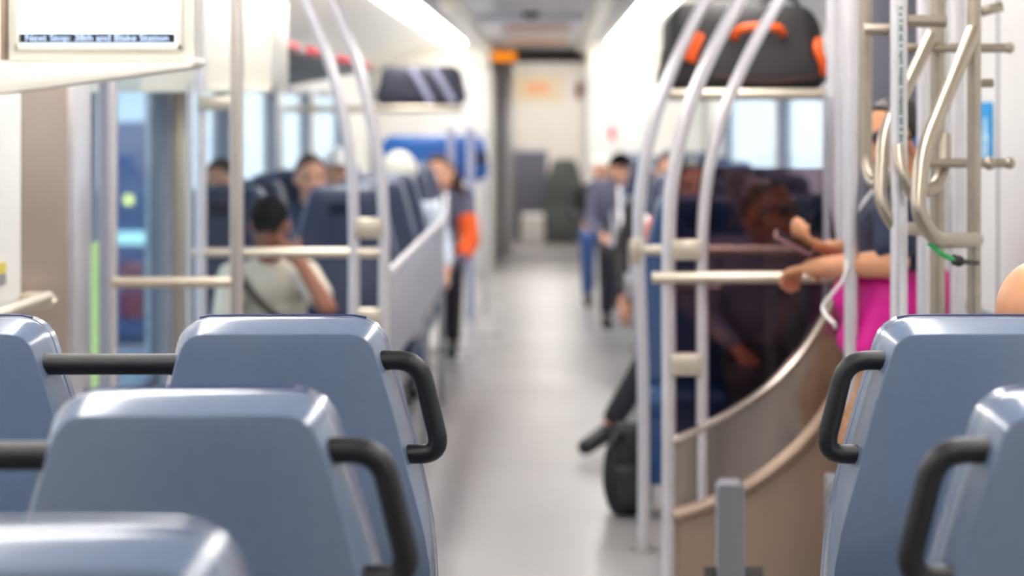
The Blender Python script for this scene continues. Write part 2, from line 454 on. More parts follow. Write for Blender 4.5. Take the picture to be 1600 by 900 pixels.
# ------------------------------------------------------------------ passenger information screen, left
d = 5.0
t = thing('ceiling_header', 'cream header panel with slanted lower edge under the information screen', 'panel', (-1.05, d, 1.6))
part('panel', M['cream'], t, lprism([(WL, Z(97, d)), (WL, Z(168, d)), (X(0, d), Z(146, d)), (X(300, d), Z(106, d)), (X(306, d), Z(100, d)), (X(305, d), Z(90, d)), (X(298, d), Z(88, d)), (X(294, d), Z(97, d))], d, d + .14, bevel=.004))
t = thing('information_screen', 'white information screen with black next-stop ticker, hung at upper left', 'screen', (X(155, d), d, Z(97, d)))
zt = 1.84
part('housing', M['cream'], t, lprism([(X(8, d), Z(96, d)), (X(302, d), Z(96, d)), (X(302, d), zt), (X(8, d), zt)], d + .02, d + .15, bevel=.006))
part('bezel', M['cream'], t, *[lbox((X(a, d), d + .006, Z(c2, d)), (X(b, d), d + .021, Z(c1, d) if c1 is not None else zt), .003) for a, b, c1, c2 in
     ((22, 29, None, 78), (275, 284, None, 78), (22, 284, 68.5, 78))])
sp = part('screen', M['screen'], t, lbox((X(28, d), d + .012, Z(69, d)), (X(276, d), d + .022, zt - .03)))
part('ticker', M['ticker'], t, lbox((X(29.5, d), d + .008, Z(66.5, d)), (X(272, d), d + .013, Z(52.5, d))))
def text_part(body, name, m, parent, width, loc, size, rot):
    cu = bpy.data.curves.new(name, 'FONT'); cu.body = body; cu.size = size; cu.extrude = .0006; cu.align_x = 'LEFT'; cu.align_y = 'CENTER'
    tmp = bpy.data.objects.new('tmp', cu); COL.objects.link(tmp)
    bpy.context.view_layer.update()
    me = bpy.data.meshes.new_from_object(tmp.evaluated_get(bpy.context.evaluated_depsgraph_get()))
    bpy.data.objects.remove(tmp)
    xs = [v.co.x for v in me.vertices]; s = width / (max(xs) - min(xs)); x0 = min(xs)
    for v in me.vertices: v.co.x = (v.co.x - x0) * s
    me.materials.clear(); me.materials.append(m)
    o = link(name, me, parent); o.rotation_euler = rot; o.location = Vector(loc) - origin(parent)
    return o
text_part('Next Stop: 38th and Blake Station', 'lettering', M['tick_txt'], t, X(262, d) - X(39, d), (X(39, d), d + .0065, Z(59.5, d)), .021, (PI / 2, 0, 0))
part('side_bar', M['tan'], t, lbox((X(-2, d), d + .01, Z(94, d)), (X(7, d), d + .1, zt), .003))

# ------------------------------------------------------------------ seats
def outline():
    R = [(0, 0), (.06, 0), (.108, .0005)]
    c = (.108, .052)
    for a in (20, 40, 58, 72):
        R.append((c[0] + .05 * math.sin(math.radians(a)), c[1] - .0515 * math.cos(math.radians(a))))
    R += [(.162, .06), (.180, .12), (.196, .18), (.2085, .232), (.2175, .275), (.2245, .32), (.2285, .37), (.230, .43), (.230, .55), (.224, .66), (.21, .70), (.1, .71), (0, .71)]
    return R
SEAT_TOP = 1.155
def yoff(dz):
    if dz < .27: return .10 * dz
    e = dz - .27
    return .027 + .10 * e + (2.2 * e * e if e < .05 else .0055 + .22 * (e - .05))
def offset_outline(R, ins0):
    n = len(R); out = []
    for i, (x, z) in enumerate(R):
        a = R[i - 1] if i > 0 else (-R[1][0], R[1][1]); b = R[i + 1] if i < n - 1 else (-R[n - 2][0], R[n - 2][1])
        tx, tz = b[0] - a[0], b[1] - a[1]; L = math.hypot(tx, tz)
        ins = ins0 * (1 + .35 * max(0, 1 - z / .05) + .12 * max(0, 1 - abs(z - .19) / .14) - .6 * min(1, max(0, (z - .24) / .14)))
        out.append((x - tz / L * ins if 0 < i < n - 1 else 0, z + tx / L * ins))
    return out
def shell_loft(bm, rings, back_cap=True, front_cap=True):
    R = outline(); allr = []
    for ins, y, dy in rings:
        O = offset_outline(R, ins)
        right = [bm.verts.new((x, y + yoff(z) + dy, SEAT_TOP - z)) for x, z in O]
        left = [bm.verts.new((-x, y + yoff(z) + dy, SEAT_TOP - z)) for x, z in O[1:-1]]
        allr.append((right, left))
    n = len(R)
    for (ra, la), (rb, lb) in zip(allr, allr[1:]):
        loopa = ra + la[::-1]; loopb = rb + lb[::-1]; m = len(loopa)
        for i in range(m): bm.faces.new((loopa[i], loopa[(i + 1) % m], loopb[(i + 1) % m], loopb[i]))
    for use, (r, l) in ((back_cap, allr[0]), (front_cap, allr[-1])):
        if not use: continue
        bm.faces.new((r[0], r[1], l[0]))
        for i in range(1, n - 2): bm.faces.new((r[i], r[i + 1], l[i], l[i - 1]))
        bm.faces.new((r[n - 2], r[n - 1], l[n - 3]))

MC = {}
def cached(key, fn, m):
    if key not in MC:
        bm = B(); fn(bm); MC[key] = mesh_from(bm, m, key.split('|')[0], 32)
    return MC[key]
def seat_shell(bm):
    shell_loft(bm, [(.0150, 0, 0), (.0142, .0003, 0), (.0134, .0012, 0), (.0124, .0034, 0), (.0045, .034, 0), (.0012, .047, 0), (0, .058, 0), (0, .076, 0), (.0025, .079, 0), (.0025, .082, 0), (0, .085, 0), (0, .112, 0), (.014, .12, 0)])
def seat_cushion_back(bm):
    shell_loft(bm, [(.016, .11, 0), (.008, .118, 0), (.008, .13, 0), (.016, .145, 0), (.05, .155, 0), (.09, .16, 0)])
def seat_piping(bm):
    R = outline(); O = offset_outline(R, -.0012)
    P = [(x, .081 + yoff(z), SEAT_TOP - z + .0005) for x, z in O[:4]]
    tube(bm, [(-x, y, z) for x, y, z in P[::-1][:-1]] + P, .0016, 8)
def seat_bottom(bm):
    box(bm, (-.225, .16, .36), (.225, .62, .47), .04, 3)
def seat_pan(bm):
    box(bm, (-.215, .12, .31), (.215, .60, .37), .02, 2)
def seat_leg(bm):
    box(bm, (-.04, .28, .012), (.04, .40, .32), .015, 2); box(bm, (-.17, .25, .0), (.17, .43, .02), .006, 1)
def seat_handle(s):
    def f(bm):
        p = [(.12, .036, -.061), (.208, .036, -.061), (.2415, .042, -.202), (.165, .05, -.202)]
        tube(bm, fillet([(s * x, y, SEAT_TOP + z) for x, y, z in p], .034, 8), .0145, 18)
    return f
def seat_link(bm): tube(bm, [(-.37, .036, SEAT_TOP - .067), (-.125, .036, SEAT_TOP - .067)], .0158, 18)
def seat_panel(s):
    def f(bm):
        x0, x1 = (.214, .236) if s > 0 else (-.236, -.214)
        poly = [(.03, .98), (.10, 1.0), (.22, .86), (.5, .72), (.62, .66), (.63, .50), (.1, .46)]
        prism(bm, poly, x0, x1, 'YZ', .005)
    return f
def seat_arm(s):
    def f(bm):
        x0, x1 = (.212, .262) if s > 0 else (-.262, -.212)
        box(bm, (x0, .42, .47), (x1, .66, .60), .015, 2)
    return f
def skirt(bm): box(bm, (-.228, .50, .14), (.228, .61, .40), .02, 2)

def make_seat(label, loc, rotz=0, handle=0, link_bar=False, arm=0, blue=False, group=None, low=False, panel=True, name='train_seat'):
    t = thing(name, label, 'seat', loc, group); t.rotation_euler = (0, 0, rotz)
    up = 'blue' if blue else 'navy'
    link('shell', cached('shell', seat_shell, M['shell']), t)
    link('back_cushion', cached('back_cushion|' + up, seat_cushion_back, M[up]), t)
    link('piping', cached('piping', seat_piping, M['piping']), t)
    link('seat_cushion', cached('seat_cushion|' + up, seat_bottom, M[up]), t)
    link('seat_pan', cached('seat_pan', seat_pan, M['shell']), t)
    link('leg', cached('leg', seat_leg, M['steel']), t)
    if low: link('skirt', cached('skirt|' + up, skirt, M[up]), t)
    if handle: link('handle', cached('handle|%d' % handle, seat_handle(handle), M['handle']), t)
    if link_bar: link('link_bar', cached('link_bar', seat_link, M['handle']), t)
    if arm:
        if panel: link('side_panel', cached('side_panel|%d' % arm, seat_panel(arm), M['polew']), t)
        link('armrest', cached('armrest|%d' % arm, seat_arm(arm), M['polew']), t)
    return t

D3, D2, D1 = 3.36, 2.45, 1.61
xa, xb, xr = X(432, D3), X(432, D3) - .502, X(1548, D3)
g = 'grey train seats in the near rows'
make_seat('sharp grey train seat left of the aisle with whole black looped handle', (xa, D3, 0), 0, 1, True, group=g)
make_seat('grey seat at the left window joined by a black bar to the in-focus seat', (xb, D3, 0), 0, 0, group=g)
make_seat('large grey train seat at lower left, its black handle cut by the picture bottom', (X(288, D2), D2, 0), 0, 1, True, group=g)
make_seat('grey blurred train seat top in the lower left corner, nearest row', (X(1, D1), D1, 0), 0, 1, False, group=g)
make_seat('grey window seat joined by a black bar to the large lower-left seat', (X(288, D2) - .502, D2, 0), 0, 0, group=g)
make_seat('grey train seat right of the aisle with whole black handle, bald head behind it', (xr, D3, 0), 0, -1, group=g)
make_seat('grey train seat cut off by the lower right edge, black handle in front', (X(1775, D2), D2, 0), 0, -1, group=g)

# far rows, left: two facing the camera, then rows facing away
g = 'train seats of the far saloon'
LA, LW = -.86, -1.36
make_seat('dark navy aisle seat facing the camera just behind the left windscreen', (LA, 9.75, 0), PI, 0, arm=-1, panel=False, group=g, low=True)
make_seat('navy window seat facing the camera, black-capped man sitting in it', (LW, 9.75, 0), PI, 0, group=g)
t = thing('low_partition', 'long pale grey low partition along the aisle side of the left far seats', 'partition', (-.54, 10, 0))
part('panel', M['laminate'], t, lbox((-.55, 7.72, .60), (-.53, 11.6, .92), .004))
part('top_rail', M['polew'], t, ltube([(-.54, 7.72, .925), (-.54, 11.6, .925)], .014))
for y in (8.2, 10.0, 11.5):
    part('leg', M['alu'], t, lbox((-.555, y - .02, 0), (-.525, y + .02, .62), .004))
make_seat('navy window seat behind the black-capped man, red-haired passenger in it', (LW - .03, 10.65, 0), PI, 0, group=g)
rowsL = [10.70, 11.65, 12.60, 13.55, 14.5]
ordn = ['first', 'second', 'third', 'fourth', 'fifth', 'sixth']
for i, y in enumerate(rowsL):
    make_seat('navy aisle seat with grey shell, %s row behind the first left bench' % ordn[i], (LA + .03, y, 0), PI, 0, arm=-1, panel=i > 1, group=g)
    if i > 0: make_seat('navy window seat with grey shell, %s row behind the first left bench' % ordn[i], (LW, y, 0), PI, 0, group=g)
RA, RWN = .67, 1.14
make_seat('blue aisle seat facing the camera right behind the smoked windscreen', (.56, 8.72, 0), PI, 0, blue=True, low=True, group=g)
make_seat('blue window seat behind the smoked windscreen, shaded passenger sitting in it', (1.05, 8.72, 0), PI, 0, blue=True, low=True, group=g)
rowsR = [10.55, 11.5, 12.9, 14.6, 16.3, 18.0]
for i, y in enumerate(rowsR):
    make_seat('grey aisle seat with pale side panel, %s of the right row beyond the windscreen' % ordn[i], (RA, y, 0), PI, 0, arm=1, group=g)
    if i not in (0,): make_seat('grey window seat, %s row on the right beyond the windscreen' % ordn[i], (RWN, y, 0), PI, 0, group=g)

# ------------------------------------------------------------------ poles, windscreens
def pole(bm, px, d, ytop, ybot, r=.019, zt=None, zb=None):
    x = X(px, d)
    if zt == CZ: zt = cz(x)
    tube(bm, [(x, d, Z(ybot, d) if zb is None else zb), (x, d, Z(ytop, d) if zt is None else zt)], r, 16)
def curve_pole(pts, d, r, zb=None):
    P = [(X(px, d), d, Z(py, d)) for px, py in pts]
    if zb is not None: P.append((P[-1][0], d, zb))
    return smooth_path(P, 8)

# left
NL, FL = 6.4, 7.5
t = thing('windscreen', 'steel pole frame with glass left of the aisle, nearer one, low rail', 'windscreen', (X(270, NL), NL, 0))
part('pole', M['polew'], t, lambda bm: pole(bm, 175, NL, 0, 0, .012, CZ, 0))
part('pole', M['steel'], t, lambda bm: pole(bm, 370, NL, 0, 0, .0195, CZ, 0))
part('rail', M['steelwarm'], t, ltube([(X(175, NL), NL, Z(441, NL)), (X(362, NL), NL, Z(441, NL))], .0155))
part('glass', M['clear'], t, lbox((X(181, NL), NL - .004, Z(545, NL)), (X(362, NL), NL + .004, Z(125, NL))))
part('lower_bar', M['polew'], t, ltube([(X(175, NL), NL, .12), (X(370, NL), NL, .12)], .012))

t = thing('windscreen', 'steel frame with two curved poles and glass left of the aisle', 'windscreen', (X(450, FL), FL, 0))
part('pole', M['polew'], t, lambda bm: pole(bm, 314, FL, 0, 0, .019, CZ, 0))
part('pole', M['polew'], t, lambda bm: pole(bm, 297, FL + .1, 130, 0, .010, None, 0))
part('bracket', M['steelwarm'], t, lbox((X(310, FL), FL - .03, Z(172, FL)), (X(366, FL), FL + .03, Z(150, FL)), .006))
part('curved_pole', M['polew'], t, ltube(curve_pole([(440, -70), (482, 10), (513, 92), (537, 185), (549, 265), (553, 360), (553, 480)], FL, .018, 0), .0185, 16))
part('curved_pole', M['polew'], t, ltube(curve_pole([(486, -70), (524, 10), (556, 92), (580, 185), (594, 265), (600, 360), (600, 480)], FL, .018, 0), .0185, 16))
part('rail', M['steelwarm'], t, ltube([(X(300, FL), FL, Z(395, FL)), (X(598, FL), FL, Z(395, FL))], .0165))
part('bracket', M['steelwarm'], t, lbox((X(555, FL), FL - .025, Z(372, FL)), (X(597, FL), FL + .025, Z(341, FL)), .006))
part('bracket', M['steelwarm'], t, lbox((X(555, FL), FL - .025, Z(508, FL)), (X(597, FL), FL + .025, Z(482, FL)), .006))
part('glass', M['clear'], t, lprism([(X(322, FL), Z(560, FL)), (X(547, FL), Z(560, FL)), (X(547, FL), Z(300, FL)), (X(532, FL), Z(185, FL)), (X(508, FL), Z(140, FL)), (X(322, FL), Z(140, FL))], FL - .004, FL + .004))
part('lower_panel', M['panelsteel'], t, lbox((X(305, FL), FL - .012, .1), (X(547, FL), FL + .012, Z(570, FL)), .003))

t = thing('overhead_cabinet', 'cream overhead panel above the left windscreen, red-edged rack behind it', 'cabinet', (-1.1, 7.75, Z(137, 7.7)))
part('body', M['cream'], t, lbox((WL + .01, 7.62, Z(137, 7.7)), (X(430, 7.7), 8.1, 1.86), .012))
part('lower_edge', M['cream'], t, lbox((WL + .01, 7.6, Z(139, 7.7) - .012), (X(428, 7.7), 7.66, Z(137, 7.7)), .004))

# right
NR, FR = 6.45, 7.62
t = thing('windscreen', 'steel pole frame with smoked glass and arched steel panel right of the aisle', 'windscreen', (X(1180, NR), NR, 0))
part('curved_pole', M['polew'], t, ltube(curve_pole([(1200, -70), (1152, 8), (1106, 95), (1070, 190), (1050, 290), (1045, 390), (1045, 560)], NR, .02, 0), .0205, 16))
part('curved_pole', M['polew'], t, ltube(curve_pole([(1262, -70), (1213, 8), (1165, 95), (1126, 190), (1104, 290), (1097, 390), (1097, 560)], NR, .019, .37), .0175, 16))
part('bracket', M['steelwarm'], t, lbox((X(1049, NR), NR - .03, Z(406, NR)), (X(1096, NR), NR + .03, Z(374, NR)), .006))
part('bracket', M['steelwarm'], t, lbox((X(1049, NR), NR - .03, Z(586, NR)), (X(1096, NR), NR + .03, Z(552, NR)), .006))
part('rail', M['steelwarm'], t, ltube([(X(1018, NR), NR - .03, Z(433, NR)), (X(1402, NR), NR - .03, Z(432, NR))], .0175))
part('rail_hook', M['steelwarm'], t, ltube(fillet([(X(1056, NR), NR + .03, Z(456, NR)), (X(1080, NR), NR + .03, Z(452, NR)), (X(1126, NR), NR + .03, Z(452, NR))], .02), .007))
part('pole', M['polew'], t, lambda bm: pole(bm, 1301, NR + .06, 0, 0, .0175, CZ, 0))
up = [(1052, 690), (1098, 668), (1150, 640), (1200, 605), (1245, 560), (1280, 510), (1300, 470), (1318, 420), (1330, 360)]
lo = [(1052, 805), (1098, 790), (1150, 768), (1200, 738), (1250, 695), (1290, 645), (1325, 585), (1350, 530), (1366, 470), (1376, 420)]
U = [(X(a, NR), Z(b, NR)) for a, b in up]; Lw = [(X(a, NR), Z(b, NR)) for a, b in lo]
def spl(P, n=6): return [(v.x, v.z) for v in smooth_path([(a, 0, b) for a, b in P], n)]
U, Lw = spl(U), spl(Lw)
part('arched_panel', M['panelsteel'], t, lprism(U + Lw[::-1], NR - .012, NR + .012))
def rim(P, r): return lambda bm: tube(bm, [(x, NR - .006, z) for x, z in P], r, 10)
part('panel_rim', M['panelsteel'], t, rim(U, .015)); part('panel_rim', M['tan'], t, rim(Lw, .022))
xl = X(1052, NR)
part('lower_panel', M['tan'], t, lprism([(xl, .04)] + Lw + [(X(1380, NR), .04)], NR + .0, NR + .014))
zsm = Z(263, NR)
part('smoked_glass', M['smoked'], t, lprism([(xl, zsm)] + U[:-7] + [(X(1290, NR), zsm)], NR + .012, NR + .02))
part('clear_glass', M['clear'], t, lprism([(xl, zsm), (X(1290, NR), zsm), (X(1290, NR), Z(152, NR)), (X(1085, NR), Z(152, NR)), (X(1070, NR), Z(190, NR))], NR + .012, NR + .02))
part('glass_edge', M['frame'], t, lbox((X(1287, NR), NR + .008, Z(480, NR)), (X(1298, NR), NR + .024, Z(150, NR)), .002))
part('foot_bar', M['steel'], t, ltube([(X(1062, NR), NR + .03, .06), (X(1062, NR), NR + .03, Z(800, NR))], .012))

t = thing('windscreen', 'curved steel pole frame right of the aisle, farther one with floor foot', 'windscreen', (X(1005, FR), FR, 0))
part('curved_pole', M['polew'], t, ltube(curve_pole([(1150, -70), (1098, 8), (1056, 95), (1022, 190), (1002, 290), (998, 390), (1004, 560), (1006, 700)], FR, .02, 0), .0205, 16))
part('floor_plate', M['steel'], t, lambda bm: tube(bm, [(X(1006, FR), FR, 0), (X(1006, FR), FR, .015)], .045, 20))
part('rail', M['steelwarm'], t, ltube([(X(998, FR), FR, Z(391, FR)), (X(1312, FR), FR, Z(391, FR))], .0175))
part('bracket', M['steelwarm'], t, lbox((X(984, FR), FR - .025, Z(412, FR)), (X(1003, FR), FR + .02, Z(372, FR)), .006))
part('pole', M['polew'], t, lambda bm: pole(bm, 1318, FR, 0, 0, .014, CZ, 0))

t = thing('luggage_shelf', 'steel luggage shelf above the right windscreen holding the black duffel bag', 'shelf', (.75, 7.9, Z(155, 7.75)))
ds = 7.75
part('front_rail', M['steelwarm'], t, ltube([(X(1045, ds), ds, Z(147, ds)), (X(1312, ds), ds, Z(147, ds))], .0185))
part('tray', M['clear'], t, lbox((X(1052, ds), ds + .02, Z(150, ds)), (1.4, 8.5, Z(147, ds)), .002))
part('back_rail', M['steel'], t, ltube([(X(1045, ds), 8.5, Z(149, ds)), (1.4, 8.5, Z(149, ds))], .012))
part('side_rail', M['steel'], t, ltube([(X(1049, ds), ds, Z(147, ds)), (X(1049, ds), 8.5, Z(149, ds))], .012))

t = thing('service_cupboard', 'dark grey service cupboard high behind the bike rack', 'cupboard', (1.15, 7.7, 1.3))
part('body', M['greydoor'], t, lbox((X(1352, 7.4), 7.4, 1.1), (VR - .01, 7.78, 1.9), .01))
part('door_panel', M['greydoor'], t, lbox((X(1356, 7.4), 7.39, 1.15), (VR - .03, 7.401, 1.87), .004))

# aluminium post standing before the arched panel
dp = 5.9
t = thing('floor_post', 'short grey fluted metal post standing by the aisle at lower right', 'post', (X(1140, dp), dp, 0))
xa_, xb_ = X(1119, dp), X(1162, dp)
zt_ = Z(757, dp)
def post(bm):
    n = 6; poly = [(xa_, dp - .02)]
    w = (xb_ - xa_) / n
    for i in range(n):
        poly += [(xa_ + w * i + w * .1, dp - .036), (xa_ + w * i + w * .75, dp - .036), (xa_ + w * i + w * .85, dp - .028), (xa_ + w * (i + 1) - w * .02, dp - .028)]
    poly += [(xb_, dp - .02), (xb_, dp + .035), (xa_, dp + .035)]
    prism(bm, poly, 0, zt_, 'XY')
part('profile', M['alu'], t, post)
part('cap', M['alu'], t, lprism([(xa_ + .012, zt_ + .012), (xb_ - .012, zt_ + .012), (xb_, zt_ - .004), (xa_, zt_ - .004)], dp - .038, dp + .037, bevel=.003))
part('pivot_foot', M['rubber'], t, lambda bm: tube(bm, [(xa_ - .03, dp + .01, Z(905, dp)), (xb_ + .05, dp + .01, Z(905, dp))], .03, 16))
t = thing('folding_bracket', 'grey folded bracket with bolts beside the right seat below the brown panel', 'bracket', (X(1305, 6.0), 6.0, 0))
part('plate', M['alu'], t, lbox((X(1290, 6.0), 6.0, 0), (X(1325, 6.0), 6.04, Z(742, 6.0)), .006))
for yy in (762, 815, 880):
    part('bolt', M['steel'], t, lambda bm: tube(bm, [(X(1297, 6.0), 5.985, Z(yy, 6.0)), (X(1297, 6.0), 6.0, Z(yy, 6.0))], .010, 10))

# ------------------------------------------------------------------ bike rack
d = 5.0
t = thing('bike_rack', 'steel bike rack of upright tubes and bent hooks by the right wall', 'bike rack', (X(1450, d), d, 0))
for px, dd, r, m in ((1330, 6.0, .019, 'polew'), (1404.5, 5.0, .019, 'polew'), (1443, 5.65, .0165, 'polew'), (1465, 5.3, .0175, 'rack'), (1522, 5.0, .0155, 'rack'), (1496, 5.9, .022, 'polew')):
    part('post', M[m], t, (lambda px, dd, r: lambda bm: pole(bm, px, dd, 0, 0, r, CZ, 0))(px, dd, r))
def hb(x0, x1, y, dd, r): return ltube([(X(x0, dd), dd, Z(y, dd)), (X(x1, dd), dd, Z(y, dd))], r, 14)
part('crossbar', M['rack'], t, hb(1350, 1400, 46, 5.2, .0135))
part('crossbar', M['rack'], t, hb(1412, 1478, 33, 5.05, .014))
part('crossbar', M['rack'], t, hb(1415, 1577, 75, 5.25, .011), lball((X(1577, 5.25), 5.25, Z(75, 5.25)), .013))
part('crossbar', M['rack'], t, hb(1440, 1577, 255, 5.25, .011), lball((X(1577, 5.25), 5.25, Z(255, 5.25)), .014), lball((X(1545, 5.25), 5.24, Z(255, 5.25)), .016))
part('bolt', M['rack'], t, lambda bm: tube(bm, [(X(1530, 5.1), 5.1, Z(130, 5.1)), (X(1552, 5.1), 5.1, Z(130, 5.1))], .011, 6))
part('top_bracket', M['rack'], t, lbox((X(1533, 5.2), 5.18, Z(22, 5.2)), (X(1566, 5.2), 5.22, Z(6, 5.2)), .003, Euler((0, -.25, 0))))
def hook(pts, m, r, rad=.05):
    part('hook', M[m], t, ltube(fillet([(X(px, dd), dd, Z(py, dd)) for px, py, dd in pts], rad, 8), r, 16))
hook([(1522, 46, 5.0), (1441, 240, 4.8), (1433, 335, 4.75), (1462, 376, 4.78), (1526, 375, 4.98)], 'rack', .0168)
hook([(1456, 56, 5.25), (1380, 212, 5.05), (1375, 315, 5.0), (1398, 357, 5.0), (1446, 358, 5.1)], 'rack', .0155)
hook([(1352, -160, 5.35), (1352, 210, 5.35), (1353, 262, 5.35), (1366, 290, 5.3), (1388, 282, 5.22), (1404, 268, 5.15)], 'rack', .0155, .03)
hook([(1404, 230, 4.98), (1407, 265, 4.95), (1424, 300, 4.95), (1436, 320, 4.95)], 'rack', .0135, .03)
hook([(1476, 210, 5.3), (1476, 262, 5.28), (1463, 292, 5.25), (1442, 300, 5.2)], 'rack', .0155, .03)
part('strip_sticker', M['sticker_bg'], t, lbox((X(1398, d), d - .0215, Z(245, d)), (X(1411, d), d - .0185, Z(8, d))))
def ink(bm):
    r = random.Random(3); y = 12
    while y < 240:
        h = r.uniform(2.5, 5)
        box(bm, (X(1402 + r.uniform(0, 1.5), d), d - .0225, Z(y + h, d)), (X(1407 + r.uniform(0, 1.5), d), d - .0213, Z(y, d)))
        y += h + r.choice([1.6, 1.6, 1.8, 6])
part('sticker_lines', M['sticker_ink'], t, ink)

t = thing('bungee_cord', 'green bungee cord with black toggle hooked under the bike rack', 'cord', (X(1490, 4.85), 4.85, Z(412, 4.85)))
part('elastic', M['green'], t, ltube(smooth_path([(X(1452, 4.78), 4.78, Z(380, 4.78)), (X(1470, 4.8), 4.8, Z(396, 4.8)), (X(1494, 4.83), 4.83, Z(407, 4.83))], 6), .0052))
part('toggle', M['rubber'], t, lball((X(1498, 4.84), 4.84, Z(408, 4.84)), (.013, .013, .012)), lball((X(1491, 4.83), 4.83, Z(406, 4.83)), (.008, .01, .012)))
part('hook_end', M['rubber'], t, ltube([(X(1498, 4.84), 4.84, Z(408, 4.84)), (X(1528, 4.98), 4.98, Z(411, 4.98))], .0055))

# ------------------------------------------------------------------ bags and racks
def lump(bm, sx, sy, sz, c, bev, seg=4, taper=0.0, sag=0.0):
    t2 = bmesh.new(); bmesh.ops.create_cube(t2, size=1); bmesh.ops.scale(t2, vec=(sx, sy, sz), verts=t2.verts)
    bmesh.ops.bevel(t2, geom=t2.edges[:], offset=bev, segments=seg, profile=.5, affect='EDGES')
    bmesh.ops.subdivide_edges(t2, edges=t2.edges[:], cuts=2, use_grid_fill=True)
    r = random.Random(5)
    for v in t2.verts:
        k = v.co.z / sz + .5
        f = 1 - taper * k
        v.co.x *= f; v.co.y *= f
        v.co.z -= sag * k * math.cos(v.co.x / sx * PI * 1.4 + .4)
        v.co += v.co.normalized() * .006 * math.sin(v.co.x * 31 + v.co.z * 23 + 2 * math.sin(v.co.y * 27))
    bmesh.ops.translate(t2, vec=c, verts=t2.verts); merge(bm, t2)

db = 7.95
xc = X(1160, db)
zb_ = Z(147, ds) + .012
t = thing('duffel_bag', 'black duffel bag with orange handles on the right overhead shelf', 'bag', (xc, db, zb_))
part('body', M['bag'], t, lambda bm: lump(bm, .60, .34, .30, (xc, db + .05, zb_ + .145), .07, 4, .16, -.012))
part('handle', M['orange'], t, ltube(smooth_path([(X(1143, db), db - .115, Z(60, db)), (X(1152, db), db - .15, Z(48, db)), (X(1180, db), db - .155, Z(44, db)), (X(1208, db), db - .15, Z(46, db)), (X(1218, db), db - .12, Z(54, db))], 6), .014))
part('end_strap', M['orange'], t, ltube(smooth_path([(X(1274, db), db - .115, Z(66, db)), (X(1270, db), db - .155, Z(78, db)), (X(1278, db), db - .16, Z(100, db)), (X(1282, db), db - .14, Z(116, db))], 6), .016))
part('end_flap', M['orange'], t, lbox((X(1068, db), db - .15, Z(98, db)), (X(1090, db), db - .12, Z(52, db)), .006, Euler((0, .35, 0))))
part('piping', M['bagred'], t, ltube(smooth_path([(X(1110, db), db - .138, Z(118, db)), (X(1180, db), db - .145, Z(128, db)), (X(1250, db), db - .145, Z(124, db)), (X(1285, db), db - .13, Z(114, db))], 6), .004))
part('carry_loop', M['bag'], t, ltube(smooth_path([(X(1180, db), db, Z(14, db)), (X(1200, db), db, Z(-2, db)), (X(1235, db), db, Z(-4, db)), (X(1250, db), db, Z(12, db))], 6), .009))

# left rack with red edge
zr = 1.715
t = thing('luggage_rack', 'overhead luggage rack on the left wall with red front edge', 'luggage rack', (-1.3, 10, zr))
part('shelf', M['darkstrip'], t, lbox((WL + .01, 8.12, zr - .012), (-1.02, 13.2, zr + .012), .003))
for a, b in ((8.3, 9.2), (9.6, 10.5), (11.0, 12.9)):
    part('red_edge', M['red'], t, lbox((-1.022, a, zr - .004), (-1.0, b, zr + .028), .004))
for y in (8.25, 10.0, 11.7, 13.1):
    part('bracket', M['steel'], t, lprism([(WL + .01, zr - .13), (WL + .01, zr - .01), (-1.05, zr - .01)], y, y + .02))

dk = 14.2
xk0, xk1, zk = X(588, dk), X(722, dk), Z(170, dk)
t = thing('luggage_rack', 'pale rail rack across the far left corner under the dark bag', 'luggage rack', (-.85, dk, zk))
part('front_rail', M['steelwarm'], t, ltube([(WL + .02, dk, zk), (X(722, dk), dk, zk)], .022))
part('tray', M['polew'], t, lbox((WL + .02, dk, zk - .012), (X(720, dk), dk + .6, zk + .012), .003))
t = thing('holdall', 'dark slate holdall with pale straps on the far left rack', 'bag', (-.85, dk + .2, zk + .022))
part('body', M['navybag'], t, lambda bm: lump(bm, .58, .36, .25, ((xk0 + xk1) / 2, dk + .25, zk + .145), .07, 4, .15))
for px in (655, 690):
    part('strap', M['strap'], t, ltube([(X(px - 14, dk), dk + .09, zk + .25), (X(px + 4, dk), dk + .055, zk + .14), (X(px + 18, dk), dk + .075, zk + .035)], .02))

# blue bag on the luggage tower
dq = 16.6
t = thing('luggage_tower', 'pale upright poles and shelf of the luggage tower at the far left', 'luggage rack', (-.8, dq, 0))
for px in (705, 735):
    part('pole', M['strap'], t, (lambda px: lambda bm: pole(bm, px, dq - .35, 0, 0, .032, Z(200, dq), 0))(px))
part('shelf', M['polew'], t, lbox((WL + .02, dq - .3, Z(284, dq)), (X(762, dq), dq + .3, Z(281, dq)), .004))
part('back_post', M['polew'], t, lambda bm: pole(bm, 758, dq + .28, 0, 0, .02, Z(205, dq), 0))
zq = Z(281, dq)
t = thing('travel_bag', 'big blue travel bag lying on the luggage tower shelf', 'bag', (X(680, dq), dq, zq))
part('body', M['bluebag'], t, lambda bm: lump(bm, X(766, dq) - X(588, dq), .5, Z(212, dq) - zq, ((X(766, dq) + X(588, dq)) / 2, dq, (zq + Z(212, dq)) / 2), .09, 4, .12))
part('side_pocket', M['navybag'], t, lbox((X(745, dq), dq - .255, Z(256, dq)), (X(762, dq), dq - .2, Z(236, dq)), .01))

